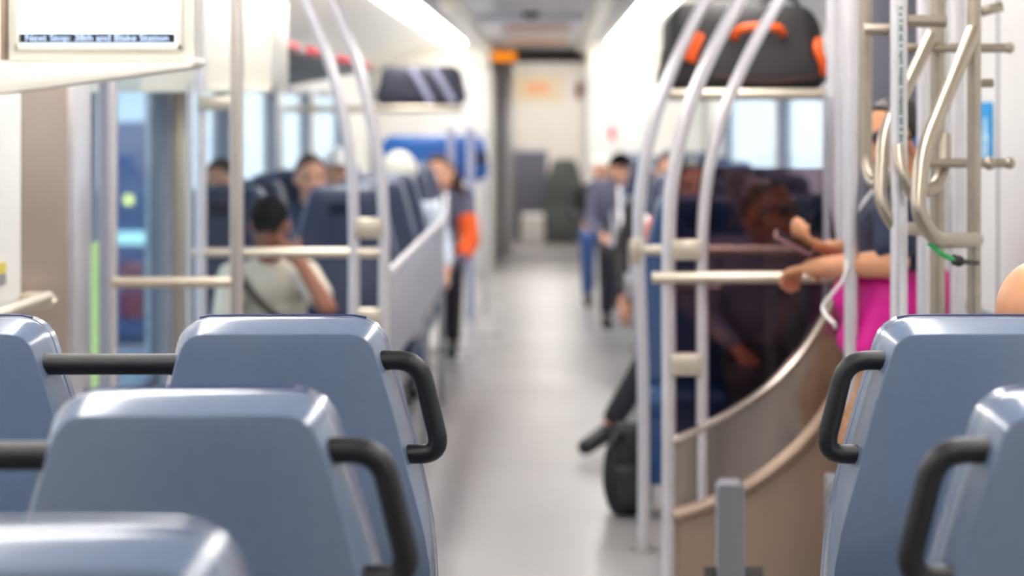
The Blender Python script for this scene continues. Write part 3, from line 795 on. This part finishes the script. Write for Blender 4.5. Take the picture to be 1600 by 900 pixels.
# backpack on the floor at right aisle
dn = 8.35
t = thing('backpack', 'black backpack on the floor at the foot of the right windscreen', 'bag', (X(975, dn), dn, 0))
part('body', M['bag'], t, lambda bm: lump(bm, .17, .16, .33, (X(984, dn), dn, .168), .05, 4, .25))
part('strap', M['bag'], t, ltube(smooth_path([(X(968, dn), dn - .07, .31), (X(950, dn), dn - .10, .24), (X(947, dn), dn - .11, .12), (X(958, dn), dn - .09, .03), (X(972, dn), dn - .08, .02)], 6), .013))
part('pocket', M['bag'], t, lambda bm: lump(bm, .12, .05, .15, (X(984, dn), dn - .085, .11), .02, 3))

# ------------------------------------------------------------------ people
def remesh(bm, voxel, m, name, it=4):
    me = bpy.data.meshes.new(name); bmesh.ops.recalc_face_normals(bm, faces=bm.faces[:]); bm.to_mesh(me); bm.free()
    o = bpy.data.objects.new('tmp', me); COL.objects.link(o)
    r = o.modifiers.new('r', 'REMESH'); r.mode = 'VOXEL'; r.voxel_size = voxel
    s = o.modifiers.new('s', 'SMOOTH'); s.factor = .5; s.iterations = it
    bpy.context.view_layer.update()
    out = bpy.data.meshes.new_from_object(o.evaluated_get(bpy.context.evaluated_depsgraph_get()))
    bpy.data.objects.remove(o); bpy.data.meshes.remove(me)
    out.name = name; out.materials.clear(); finish(out, m, True, 180)
    return out

def hand(bm, w, direction, palm, side, curl=.5, s=1.0):
    """palm + four unequal fingers + thumb; w wrist, palm = palm normal, side = thumb direction sign"""
    d = Vector(direction).normalized(); pn = Vector(palm); pn = (pn - d * pn.dot(d)).normalized(); l = d.cross(pn).normalized() * side
    for k in (-.024, -.008, .008, .024):
        caps(bm, w + d * .01 * s + l * k * .7 * s, w + d * .078 * s + l * k * s, .014 * s, .0125 * s, 10)
    for k, L in ((-.028, .050), (-.010, .064), (.009, .070), (.027, .062)):
        p = w + d * .082 * s + l * k * s; a = curl * .5
        for seg, r in ((.45, .0092), (.32, .0086), (.25, .008)):
            q = p + (d * math.cos(a) + pn * math.sin(a)) * L * seg * 1.1 * s
            caps(bm, p, q, r * s, r * .94 * s, 10); p = q; a += curl * .8
    p = w + d * .025 * s + l * .03 * s
    q = p + (d * .55 + l * .6 + pn * .35).normalized() * .042 * s
    caps(bm, p, q, .012 * s, .010 * s, 10)
    caps(bm, q, q + (d * .8 + l * .1 + pn * .45).normalized() * .032 * s, .0095 * s, .0085 * s, 10)

def person(label, loc, face, J, skin, shirt, trousers, hair='hairdark', style='short', head_rot=(0, 0, 0), sleeve='short', voxel=.008,
           curl=.5, palms=None, shoes='shoe', mask=None, hs=1.0, extra=None, glasses=False):
    """loc: floor point under the pelvis; face: heading angle of +y; J: local joints (x right, y front, z up)"""
    t = thing('person', label, 'person', loc)
    mx = Matrix.Rotation(face, 4, 'Z')
    D = dict(pelvis=(0, 0, .54), neck=(0, -.03, 1.0), head=(0, .01, 1.13), sl=(-.17, -.03, .95), sr=(.17, -.03, .95),
             el=(-.21, .03, .70), er=(.21, .03, .70), wl=(-.13, .25, .62), wr=(.13, .25, .62),
             kl=(-.11, .43, .50), kr=(.11, .43, .50), al=(-.11, .44, .09), ar=(.11, .44, .09), fl=None, fr=None, hdl=None, hdr=None)
    D.update(J)
    g = {k: (mx @ Vector(v)) if v is not None else None for k, v in D.items()}
    pel, nk, hd = g['pelvis'], g['neck'], g['head']
    side = (mx @ V(1, 0, 0)); side = (side + (g['sr'] - g['sl']).normalized()).normalized()
    up = (nk - pel).normalized(); fr = up.cross(side).normalized(); side = fr.cross(up).normalized()
    if fr.dot(mx @ V(0, 1, 0)) < 0 and up.z > .2: fr = -fr
    TR = Matrix((side, fr, up)).transposed().to_4x4(); L = (nk - pel).length
    def T(x, y, z): return pel + side * x + fr * y + up * (z * L)
    def torso(bm, e, low=True):
        ball(bm, T(0, .005, .70), (.150 + e, .105 + e, .17 * L / .46 + e), TR)
        ball(bm, T(0, .01, .40), (.132 + e, .100 + e, .17 * L / .46 + e), TR)
        if low: ball(bm, T(0, 0, .04), (.155 + e, .115 + e, .11 + e), TR)
        caps(bm, g['sl'], g['sr'], .052 + e, .052 + e)
        caps(bm, T(0, -.01, .72), nk, .085 + e, .052 + e * .4)
    hl = pel + (mx @ V(-.085, 0, 0)); hr = pel + (mx @ V(.085, 0, 0))
    HR = mx @ Euler(head_rot, 'XYZ').to_matrix().to_4x4()
    def Hh(x, y, z): return hd + (HR.to_3x3() @ V(x, y, z)) * hs
    # body
    bm = B(); torso(bm, -.008)
    caps(bm, nk + up * -.03, Hh(0, -.02, -.05), .054, .05)
    ball(bm, Hh(0, -.008, .03), (.074 * hs, .093 * hs, .085 * hs), HR)
    ball(bm, Hh(0, .022, -.04), (.060 * hs, .068 * hs, .068 * hs), HR)
    ball(bm, Hh(0, .06, -.088), (.026 * hs, .022 * hs, .02 * hs), HR)
    caps(bm, Hh(0, .088, .005), Hh(0, .101, -.028), .009 * hs, .013 * hs)
    caps(bm, Hh(-.038, .078, .024), Hh(.038, .078, .024), .010 * hs, .010 * hs)
    for sx in (-1, 1):
        ball(bm, Hh(sx * .076, -.012, -.012), (.010 * hs, .019 * hs, .031 * hs), HR)
        ball(bm, Hh(sx * .038, .062, -.032), (.022 * hs, .022 * hs, .02 * hs), HR)
    for q in 'lr':
        caps(bm, g['s' + q], g['e' + q], .047, .038); caps(bm, g['e' + q], g['w' + q], .039, .027)
        dr = g['hd' + q] - g['w' + q] if g['hd' + q] is not None else g['w' + q] - g['e' + q]
        pn = Vector(palms[q]) if palms and q in palms else V(0, 0, -1)
        pn = mx @ pn
        sd = 1 if q == 'l' else -1
        hand(bm, g['w' + q], dr, pn, -sd, curl)
        h = hl if q == 'l' else hr
        caps(bm, h, g['k' + q], .078, .055); caps(bm, g['k' + q], g['a' + q], .052, .036)
        fdir = (g['f' + q] - g['a' + q]) if g['f' + q] is not None else mx @ V(0, .16, -.045)
        caps(bm, g['a' + q] + V(0, 0, -.035), g['a' + q] + fdir, .036, .028)
    link('body', remesh(bm, voxel, M[skin], 'body'), t)
    # clothes
    if shirt:
        bm = B(); torso(bm, .008)
        for q in 'lr':
            s, e, w = g['s' + q], g['e' + q], g['w' + q]
            if sleeve == 'short': caps(bm, s, s.lerp(e, .62), .060, .056)
            elif sleeve == 'cap': caps(bm, s, s.lerp(e, .42), .062, .060)
            elif sleeve == 'long': caps(bm, s, e, .060, .050); caps(bm, e, e.lerp(w, .92), .050, .038)
        link('shirt', remesh(bm, .011, M[shirt], 'shirt'), t)
    if trousers:
        bm = B(); ball(bm, T(0, 0, .05), (.168, .128, .125), TR)
        for q, h in (('l', hl), ('r', hr)):
            caps(bm, h, g['k' + q], .090, .066); caps(bm, g['k' + q], g['k' + q].lerp(g['a' + q], .9), .064, .050)
        link('trousers', remesh(bm, .012, M[trousers], 'trousers'), t)
    for q in 'lr':
        bm = B(); a = g['a' + q]; fdir = (g['f' + q] - a) if g['f' + q] is not None else mx @ V(0, .16, -.045)
        fl = V(fdir.x, fdir.y, fdir.z)
        caps(bm, a + V(0, 0, -.03) - fl.normalized() * .03, a + fl * 1.05, .044, .037)
        link('shoe', remesh(bm, .010, M[shoes], 'shoe'), t)
    # face details
    for sx in (-1, 1):
        part_local('eye', M['eye'], t, lball(Hh(sx * .031, .079, .004), (.013 * hs, .009 * hs, .008 * hs), HR))
    if mask:
        bm = B(); ball(bm, Hh(0, .034, -.052), (.068 * hs, .074 * hs, .058 * hs), HR)
        link('face_mask', mesh_from(bm, M[mask], 'face_mask', 180), t)
    else:
        part_local('mouth', M['lips'], t, lball(Hh(0, .083, -.06), (.022 * hs, .009 * hs, .007 * hs), HR))
    if glasses:
        part_local('sunglasses', M['phonescreen'], t, lball(Hh(-.033, .086, .006), (.028 * hs, .012 * hs, .019 * hs), HR), lball(Hh(.033, .086, .006), (.028 * hs, .012 * hs, .019 * hs), HR),
                   ltube([Hh(-.075, -.01, .01), Hh(-.062, .06, .012), Hh(-.03, .094, .012), Hh(.03, .094, .012), Hh(.062, .06, .012), Hh(.075, -.01, .01)], .004))
    # hair
    if style != 'bald':
        bm = B(); ball(bm, (0, 0, 0), (1, 1, 1), None, 32, 24)
        k = {'short': 1.09, 'long': 1.12, 'cap': 1.08, 'knit': 1.28, 'buzz': 1.02, 'bun': 1.1}[style]
        for v in bm.verts:
            x, y, z = v.co
            lim = -.35 if y < .1 else (-.35 + (y - .1) * 1.25)
            if style == 'cap': lim = -.02 if y > 0 else -.2
            if style == 'knit': lim = -.32
            if style == 'long' and y < .25: lim = -1.2
            if style == 'buzz': lim = -.4 + max(0, y + .4) * .9
            f = k if z > lim else .78
            if style not in ('cap', 'knit'): f *= 1 + .02 * math.sin(x * 17 + z * 9) * math.cos(y * 15)
            v.co = Hh(0, -.008, .03) + HR.to_3x3() @ V(x * .074 * hs * f, y * .093 * hs * f, z * .085 * hs * f)
        if style == 'cap':
            for j in range(9):
                a = -1.1 + 2.2 * j / 8
                ball(bm, Hh(.058 * math.sin(a), .07 + .065 * math.cos(a), .035), (.018, .018, .005), HR, 10, 6)
            ball(bm, Hh(0, .09, .036), (.066 * hs, .058 * hs, .007), HR)
            ball(bm, Hh(0, -.01, .125), (.008, .008, .006), HR, 10, 6)
        if style == 'bun':
            ball(bm, Hh(0, -.115, .03), (.04, .04, .045), HR)
        if style == 'long':
            for j in range(7):
                a = -1.2 + 2.4 * j / 6
                caps(bm, Hh(.07 * math.sin(a), -.03 - .06 * math.cos(a), .0), Hh(.078 * math.sin(a), -.05 - .05 * math.cos(a), -.16), .028, .02, 10)
        nm = {'cap': 'cap', 'knit': 'hat'}.get(style, 'hair')
        link(nm, remesh(bm, .006, M[hair], nm, 2) if style != 'buzz' else mesh_from(bm, M[hair], nm, 180), t)
    if extra: extra(t, g, Hh, HR, T)
    return t

def part_local(name, m, parent, *shapes):
    bm = B()
    for f in shapes: f(bm)
    return link(name, mesh_from(bm, m, name, 60), parent)

# bald passenger behind the near right seat, facing away
hx, hy, hz = X(1628, 3.66), 3.66, Z(404, 3.66) - .115
px_, py_ = hx - .03, 3.72
person('bald tanned person seated behind the grey seat at the right edge, only crown showing', (px_, py_, 0), 0,
       dict(head=(hx - px_, hy - py_, hz), neck=(.0, -.01, hz - .15), pelvis=(0, .02, .56), sl=(-.17, -.01, hz - .21), sr=(.17, -.01, hz - .21)),
       'skintan', 'shirtgrey', 'darktrouser', 'hairbrown', 'bald', (0, 0, -.3))

# standing woman by the right panel
wy = 6.12
wx = X(1408, wy)
def woman_extra(t, g, Hh, HR, T):
    bm = B()
    ball(bm, T(0, 0, .10), (.175, .145, .11)); 
    caps(bm, T(-.10, .02, .10), T(-.13, .09, -.30), .095, .05); caps(bm, T(.10, .02, .10), T(.12, .06, -.34), .095, .05)
    caps(bm, T(0, .03, .12), T(0, .10, -.32), .11, .05); caps(bm, T(0, -.04, .1), T(0, -.10, -.42), .12, .06)
    o = link('tied_jacket', remesh(bm, .012, M['magenta'], 'tied_jacket', 3), t)
    part_local('earphone', M['bluebag'], t, lball(Hh(-.078, -.02, .0), (.014, .026, .028), HR))
    a = T(-.12, .17, .55); 
    part_local('earphone_cable', M['signwhite'], t, ltube(smooth_path([Hh(-.06, .05, -.06), T(-.06, .15, .75), T(-.14, .18, .30), T(-.10, .22, .0), T(-.16, .2, -.12), T(-.05, .17, -.2)], 8), .0045))
def W(px, py, d): return V(X(px, d) - wx, d - wy, Z(py, d))
ROT = PI / 2 + .25     # she faces the aisle, slightly to the camera
iR = Matrix.Rotation(-ROT, 3, 'Z')
def wl(px, py, d): return tuple(iR @ W(px, py, d))
person('standing woman in navy top, magenta jacket round her waist, holding a phone over the rail', (wx, wy, 0), ROT,
       dict(pelvis=wl(1398, 478, 6.14), neck=wl(1415, 302, 6.12), head=wl(1398, 222, 6.12), sl=wl(1398, 335, 5.95), sr=wl(1376, 336, 6.24),
            el=wl(1398, 412, 5.90), wl=wl(1270, 418, 6.18), hdl=wl(1225, 428, 6.30),
            er=wl(1342, 398, 6.28), wr=wl(1298, 390, 6.20), hdr=wl(1262, 378, 6.16),
            kl=wl(1345, 690, 5.98), kr=wl(1360, 690, 6.24), al=wl(1372, 950, 6.0), ar=wl(1398, 950, 6.28)),
       'skintan', 'shirtnavy', 'pattern', 'hairdark', 'bun', (.1, 0, .35), 'short', .006, .75,
       dict(l=tuple(iR @ V(0, .1, -1)), r=tuple(iR @ V(-.3, -.2, 1))), glasses=True, extra=woman_extra)
ph0 = V(X(1216, 6.16), 6.16, Z(368, 6.16)); ph1 = V(X(1262, 6.16), 6.16, Z(390, 6.16))
ang = math.atan2(-(ph1.z - ph0.z), ph1.x - ph0.x)
t = thing('smartphone', 'rose-coloured smartphone held up in the hand of the standing woman', 'phone', (ph0 + ph1) / 2)
c = (ph0 + ph1) / 2
part('case', M['phone'], t, lbox(c - V(.055, .035, .005), c + V(.055, .035, .005), .003, Euler((.25, ang, 0))))
n_ = Euler((.25, ang, 0)).to_matrix() @ V(0, 0, .0052)
part('screen', M['phonescreen'], t, lbox(c + n_ - V(.05, .031, .0006), c + n_ + V(.05, .031, .0006), 0, Euler((.25, ang, 0))))

# shaded passenger behind smoked glass
person('seated man in sunglasses seen darkly through the smoked glass, head turned', (X(1200, 8.35), 8.42, 0), PI,
       dict(head=(0, .10, Z(335, 8.25)), neck=(0, .03, .99)), 'skinbrown', 'shirtgrey', 'darktrouser', 'hairdark', 'buzz', (.1, 0, .9), 'long', .010, hs=1.08, glasses=True)

# man in black cap leaning on his hand, left
mx0, my0 = X(432, 9.32), 9.42
def mc(px, py, d): return ((mx0 - X(px, d)), -(d - my0), Z(py, d))
def strap_extra(t, g, Hh, HR, T):
    part_local('bag_strap', M['rubber'], t, ltube(smooth_path([T(.11, -.06, 1.0), T(.11, .06, .98), T(.07, .125, .78), T(.0, .14, .50), T(-.10, .125, .22), T(-.17, .04, .1)], 8), .013))
person('seated man with black cap and white shirt resting his head on his hand', (mx0, my0, 0), PI,
       dict(pelvis=(0, .05, .54), head=mc(421, 352, 9.2), neck=mc(418, 410, 9.3), sr=mc(362, 432, 9.28), sl=mc(478, 428, 9.28),
            er=mc(345, 545, 9.1), wr=mc(420, 545, 8.95), el=mc(512, 482, 9.02), wl=mc(468, 408, 9.12), hdl=mc(440, 385, 9.14),
            kl=(-.16, .5, .5), kr=(.14, .5, .5)),
       'skinbrown', 'shirtwhite', 'darktrouser', 'capblack', 'cap', (-.35, 0, 0), 'short', .008, .4, dict(l=(.3, -.5, .2)), extra=strap_extra)
# other left passengers
x_, y_ = X(343, 10.15) + .08, 10.25
person('reddish-haired person facing the camera at the left window, behind the poles', (x_, y_, 0), PI,
       dict(head=(.08, .06, Z(290, 10.15)), neck=(.05, .0, 1.03), sl=(-.13, 0, .98), sr=(.16, .04, .98), el=(-.16, .1, .7), er=(.17, .1, .7)), 'skin', 'shirtnavy', 'darktrouser', 'hairbrown', 'short', (0, 0, -.2), 'long', .010)
x_, y_ = X(484, 11.35), 11.45
person('fair person in dark clothes seen through the left windscreen glass', (x_, y_, 0), PI,
       dict(head=(0, .06, Z(278, 11.35)), neck=(0, .0, 1.0)), 'skin', 'shirtnavy', 'jeans', 'hairbrown', 'short', (0, 0, .3), 'long', .010)
x_, y_ = X(530, 12.2), 12.28
person('person in white cap farther back, seen through the left windscreen', (x_, y_, 0), PI,
       dict(head=(0, .06, Z(266, 12.2)), neck=(0, 0, 1.03)), 'skin', 'shirtgrey', 'jeans', 'capwhite', 'cap', (0, 0, .4), 'long', .010)
x_, y_ = -.80, 12.22
def ac(px, py, d): return (x_ - X(px, d), y_ - d, Z(py, d))
person('person in rounded white hat on the left aisle seat, pale sleeve over the low partition', (x_, y_, 0), PI,
       dict(head=(.0, .06, Z(276, 12.16)), neck=(0, .0, 1.0), sl=ac(676, 332, 12.2), sr=(.17, 0, .95), el=ac(694, 386, 12.15), wl=ac(696, 416, 12.0), hdl=ac(691, 440, 11.92)),
       'skin', 'shirtpale', 'jeans', 'hairwhite', 'knit', (-.15, 0, -.2), 'long', .009, .5)
x_, y_ = X(684, 14.1), 14.15
person('brown-haired person leaning into the aisle with orange sleeve, far left', (x_, y_, 0), PI,
       dict(head=(-.02, .08, Z(272, 14)), neck=(.02, .02, 1.0), sl=(-.17, 0, .95), sr=(.17, 0, .95), el=(-.20, .10, .68), wl=(-.14, .27, .55)),
       'skin', 'shirtgrey', 'darktrouser', 'hairbrown', 'long', (0, .35, -.3), 'long', .010,
       extra=lambda t, g, Hh, HR, T: part_local('arm_cover', M['shirtorange'], t, lambda bm: (caps(bm, g['sl'].lerp(g['el'], .55), g['el'], .062, .062), caps(bm, g['el'], g['el'].lerp(g['wl'], .6), .062, .05))))
# right far passengers
x_, y_ = X(970, 16), 16.05
person('person in black knit cap and dark jacket far down on the right', (x_, y_, 0), PI,
       dict(head=(.0, .08, Z(265, 16)), neck=(0, .02, 1.0)), 'skin', 'shirtgrey', 'darktrouser', 'capblack', 'cap', (0, 0, .5), 'long', .010)
x_, y_ = X(930, 17.6), 17.75
person('person in black jacket and blue jeans leaning into the aisle, farthest on the right', (X(940, 17.6), y_, 0), PI,
       dict(head=(.0, .06, 1.02), neck=(0, .02, .90), sl=(-.18, .02, .86), sr=(.18, .02, .86)), 'skin', 'jacketblack', 'jeans', 'hairwhite', 'short', (-.4, 0, 0), 'long', .010)
x_, y_ = .66, 12.55
person('person in black jacket on the right aisle seat behind the curved poles, hand on knee', (x_, y_, 0), PI,
       dict(head=(0, .05, 1.14), sl=(-.19, 0, .97), sr=(.17, 0, .97), er=(.27, .05, .69), wr=(.26, .24, .47), hdr=(.25, .30, .38), el=(-.2, .1, .7), wl=(-.1, .3, .6)),
       'skin', 'jacketblack', 'darktrouser', 'hairdark', 'short', (0, 0, 0), 'long', .009)
x_, y_ = .66, 10.2
person('person in orange scarf and black trousers stretching one leg into the aisle', (x_, y_, 0), PI,
       dict(head=(.02, .05, 1.14), kr=(.20, .42, .46), ar=(.40, .42, .13), fr=(.50, .56, .06)),
       'skin', 'shirtorange', 'darktrouser', 'hairdark', 'short', (0, 0, 0), 'long', .009)

# ------------------------------------------------------------------ seen through the end door
yn = 25.6
t = thing('train_seat', 'grey-green seat back seen through the far end door', 'seat', (X(882, yn), yn, 0))
xx0, xx1 = X(846, yn), X(917, yn)
part('backrest', M['seatgrey'], t, lprism([(xx0, .42), (xx0 + .02, Z(300, yn)), (X(862, yn), Z(255, yn)), (X(868, yn), Z(248, yn)), (X(896, yn), Z(248, yn)), (X(902, yn), Z(255, yn)), (xx1 - .02, Z(300, yn)), (xx1, .42)], yn, yn + .1, bevel=.012))
part('seat_base', M['seatgrey'], t, lbox((xx0, yn, .02), (xx1, yn + .5, .44), .02))
t = thing('partition_panel', 'dark slate partition seen through the far end door beside the seat', 'partition', (X(825, 26.2), 26.2, 0))
part('panel', M['greydoor'], t, lbox((X(790, 26.2), 26.2, 0), (X(856, 26.2), 26.24, Z(236, 26.2)), .006))
part('rail', M['polew'], t, lbox((X(790, 26.2), 26.19, Z(236, 26.2)), (X(856, 26.2), 26.25, Z(231, 26.2)), .006))
t = thing('notice_board', 'beige notice with orange heading on the wall beyond the end door', 'notice', (X(836, 28.1), 28.1, 1.5))
y = YE + 5 - .01
part('sheet', M['beige'], t, lbox((X(800, y), y - .006, Z(160, y)), (X(880, y), y, Z(116, y))))
part('heading', M['orange_text_refl'], t, lbox((X(822, y), y - .009, Z(146, y)), (X(858, y), y - .006, Z(130, y))))
bm = B(); lump(bm, .26, .12, .34, (X(832, 25.2), 25.2, .19), .03, 3, .1)
solo('tote_bag', bm, M['signwhite'], 'small pale tote bag on the floor beyond the end door', 'bag')
t = thing('emergency_box', 'small orange box high on the right post of the end door', 'box', (X(906, YE), YE - .05, 1.6))
part('case', M['orange_text_refl'], t, lbox((X(899, YE), YE - .08, Z(155, YE)), (X(910, YE), YE - .032, Z(128, YE)), .006))
part('cover', M['redsign'], t, lbox((X(901, YE), YE - .086, Z(150, YE)), (X(908, YE), YE - .08, Z(138, YE)), .002))

# ------------------------------------------------------------------ outside on the platform
PZ = -.55
bm = B(); box(bm, (-40, -10, PZ - .2), (-1.9, 60, PZ)); o = struct('ground_platform', bm, M['concrete'])
bm = B(); box(bm, (1.9, -10, PZ - .4), (40, 60, PZ - .2)); o = struct('ground_trackside', bm, M['concrete'])
dk = 20.0
t = thing('ticket_machine', 'blue-grey ticket machine on the platform seen through the left door glass', 'ticket machine', (X(218, dk), dk, PZ))
part('body', M['kiosk'], t, lbox((X(178, dk), dk, PZ), (X(252, dk), dk + .4, Z(190, dk)), .02))
part('side_column', M['kioskdark'], t, lbox((X(236, dk), dk - .03, PZ), (X(258, dk), dk + .42, Z(128, dk)), .01))
part('lit_strip', M['kiosklit'], t, lbox((X(182, dk), dk - .03, Z(382, dk)), (X(254, dk), dk + .01, Z(362, dk)), .008))
part('poster', M['kioskred'], t, lbox((X(188, dk), dk - .02, Z(432, dk)), (X(222, dk), dk + .01, Z(410, dk)), .004))
part('poster', M['kioskred'], t, lbox((X(188, dk), dk - .02, Z(498, dk)), (X(226, dk), dk + .01, Z(452, dk)), .004))
part('base_plate', M['kioskdark'], t, lbox((X(176, dk), dk - .04, PZ), (X(256, dk), dk + .44, PZ + .06), .006))
part('lamp', M['yellowlamp'], t, lball((X(202, dk), dk - .03, Z(312, dk)), (.04, .03, .04)))
bm = B(); xm = X(155, 7.75); tube(bm, [(xm, 7.75, 0), (xm, 7.75, Z(385, 7.75))], .027, 16); ball(bm, (xm, 7.75, Z(385, 7.75)), (.027, .027, .016))  # upright stands in for the lime-coloured grass outside the door
solo('grass_upright', bm, M['lime'], 'lime green upright standing in for grass in the gap beside the left door glass', 'post', (xm, 7.75, 0))

# ------------------------------------------------------------------ light, camera
w = bpy.data.worlds.new('world'); sc.world = w; w.use_nodes = True
nt = w.node_tree; bg = nt.nodes['Background']
tc = nt.nodes.new('ShaderNodeTexCoord'); sep = nt.nodes.new('ShaderNodeSeparateXYZ'); cr = nt.nodes.new('ShaderNodeValToRGB')
nt.links.new(tc.outputs['Generated'], sep.inputs[0]); nt.links.new(sep.outputs['Z'], cr.inputs['Fac'])
cr.color_ramp.elements[0].color = (.80, .88, .95, 1); cr.color_ramp.elements[1].color = (.72, .84, 1, 1)
nt.links.new(cr.outputs['Color'], bg.inputs['Color']); bg.inputs['Strength'].default_value = 1.6

cam = bpy.data.cameras.new('camera'); co = bpy.data.objects.new('camera', cam); COL.objects.link(co)
co.location = (0, 0, H); co.rotation_euler = (PI / 2, 0, 0)
cam.sensor_width = 36; cam.sensor_fit = 'HORIZONTAL'; cam.lens = F / 1600 * 36
cam.shift_x = (800 - X0) / 1600; cam.shift_y = -(450 - Y0) / 1600
cam.clip_start = .05; cam.clip_end = 200
cam.dof.use_dof = True; cam.dof.focus_distance = 3.7; cam.dof.aperture_fstop = 3.2
sc.camera = co
sc.view_settings.view_transform = 'Standard'; sc.view_settings.look = 'None'
sc.view_settings.exposure = 0.22; sc.view_settings.gamma = 1.0; sc.view_settings.use_curve_mapping = False
sc.cycles.use_denoising = True
sc.cycles.max_bounces = 10; sc.cycles.transparent_max_bounces = 16
sc.cycles.caustics_reflective = False; sc.cycles.caustics_refractive = False
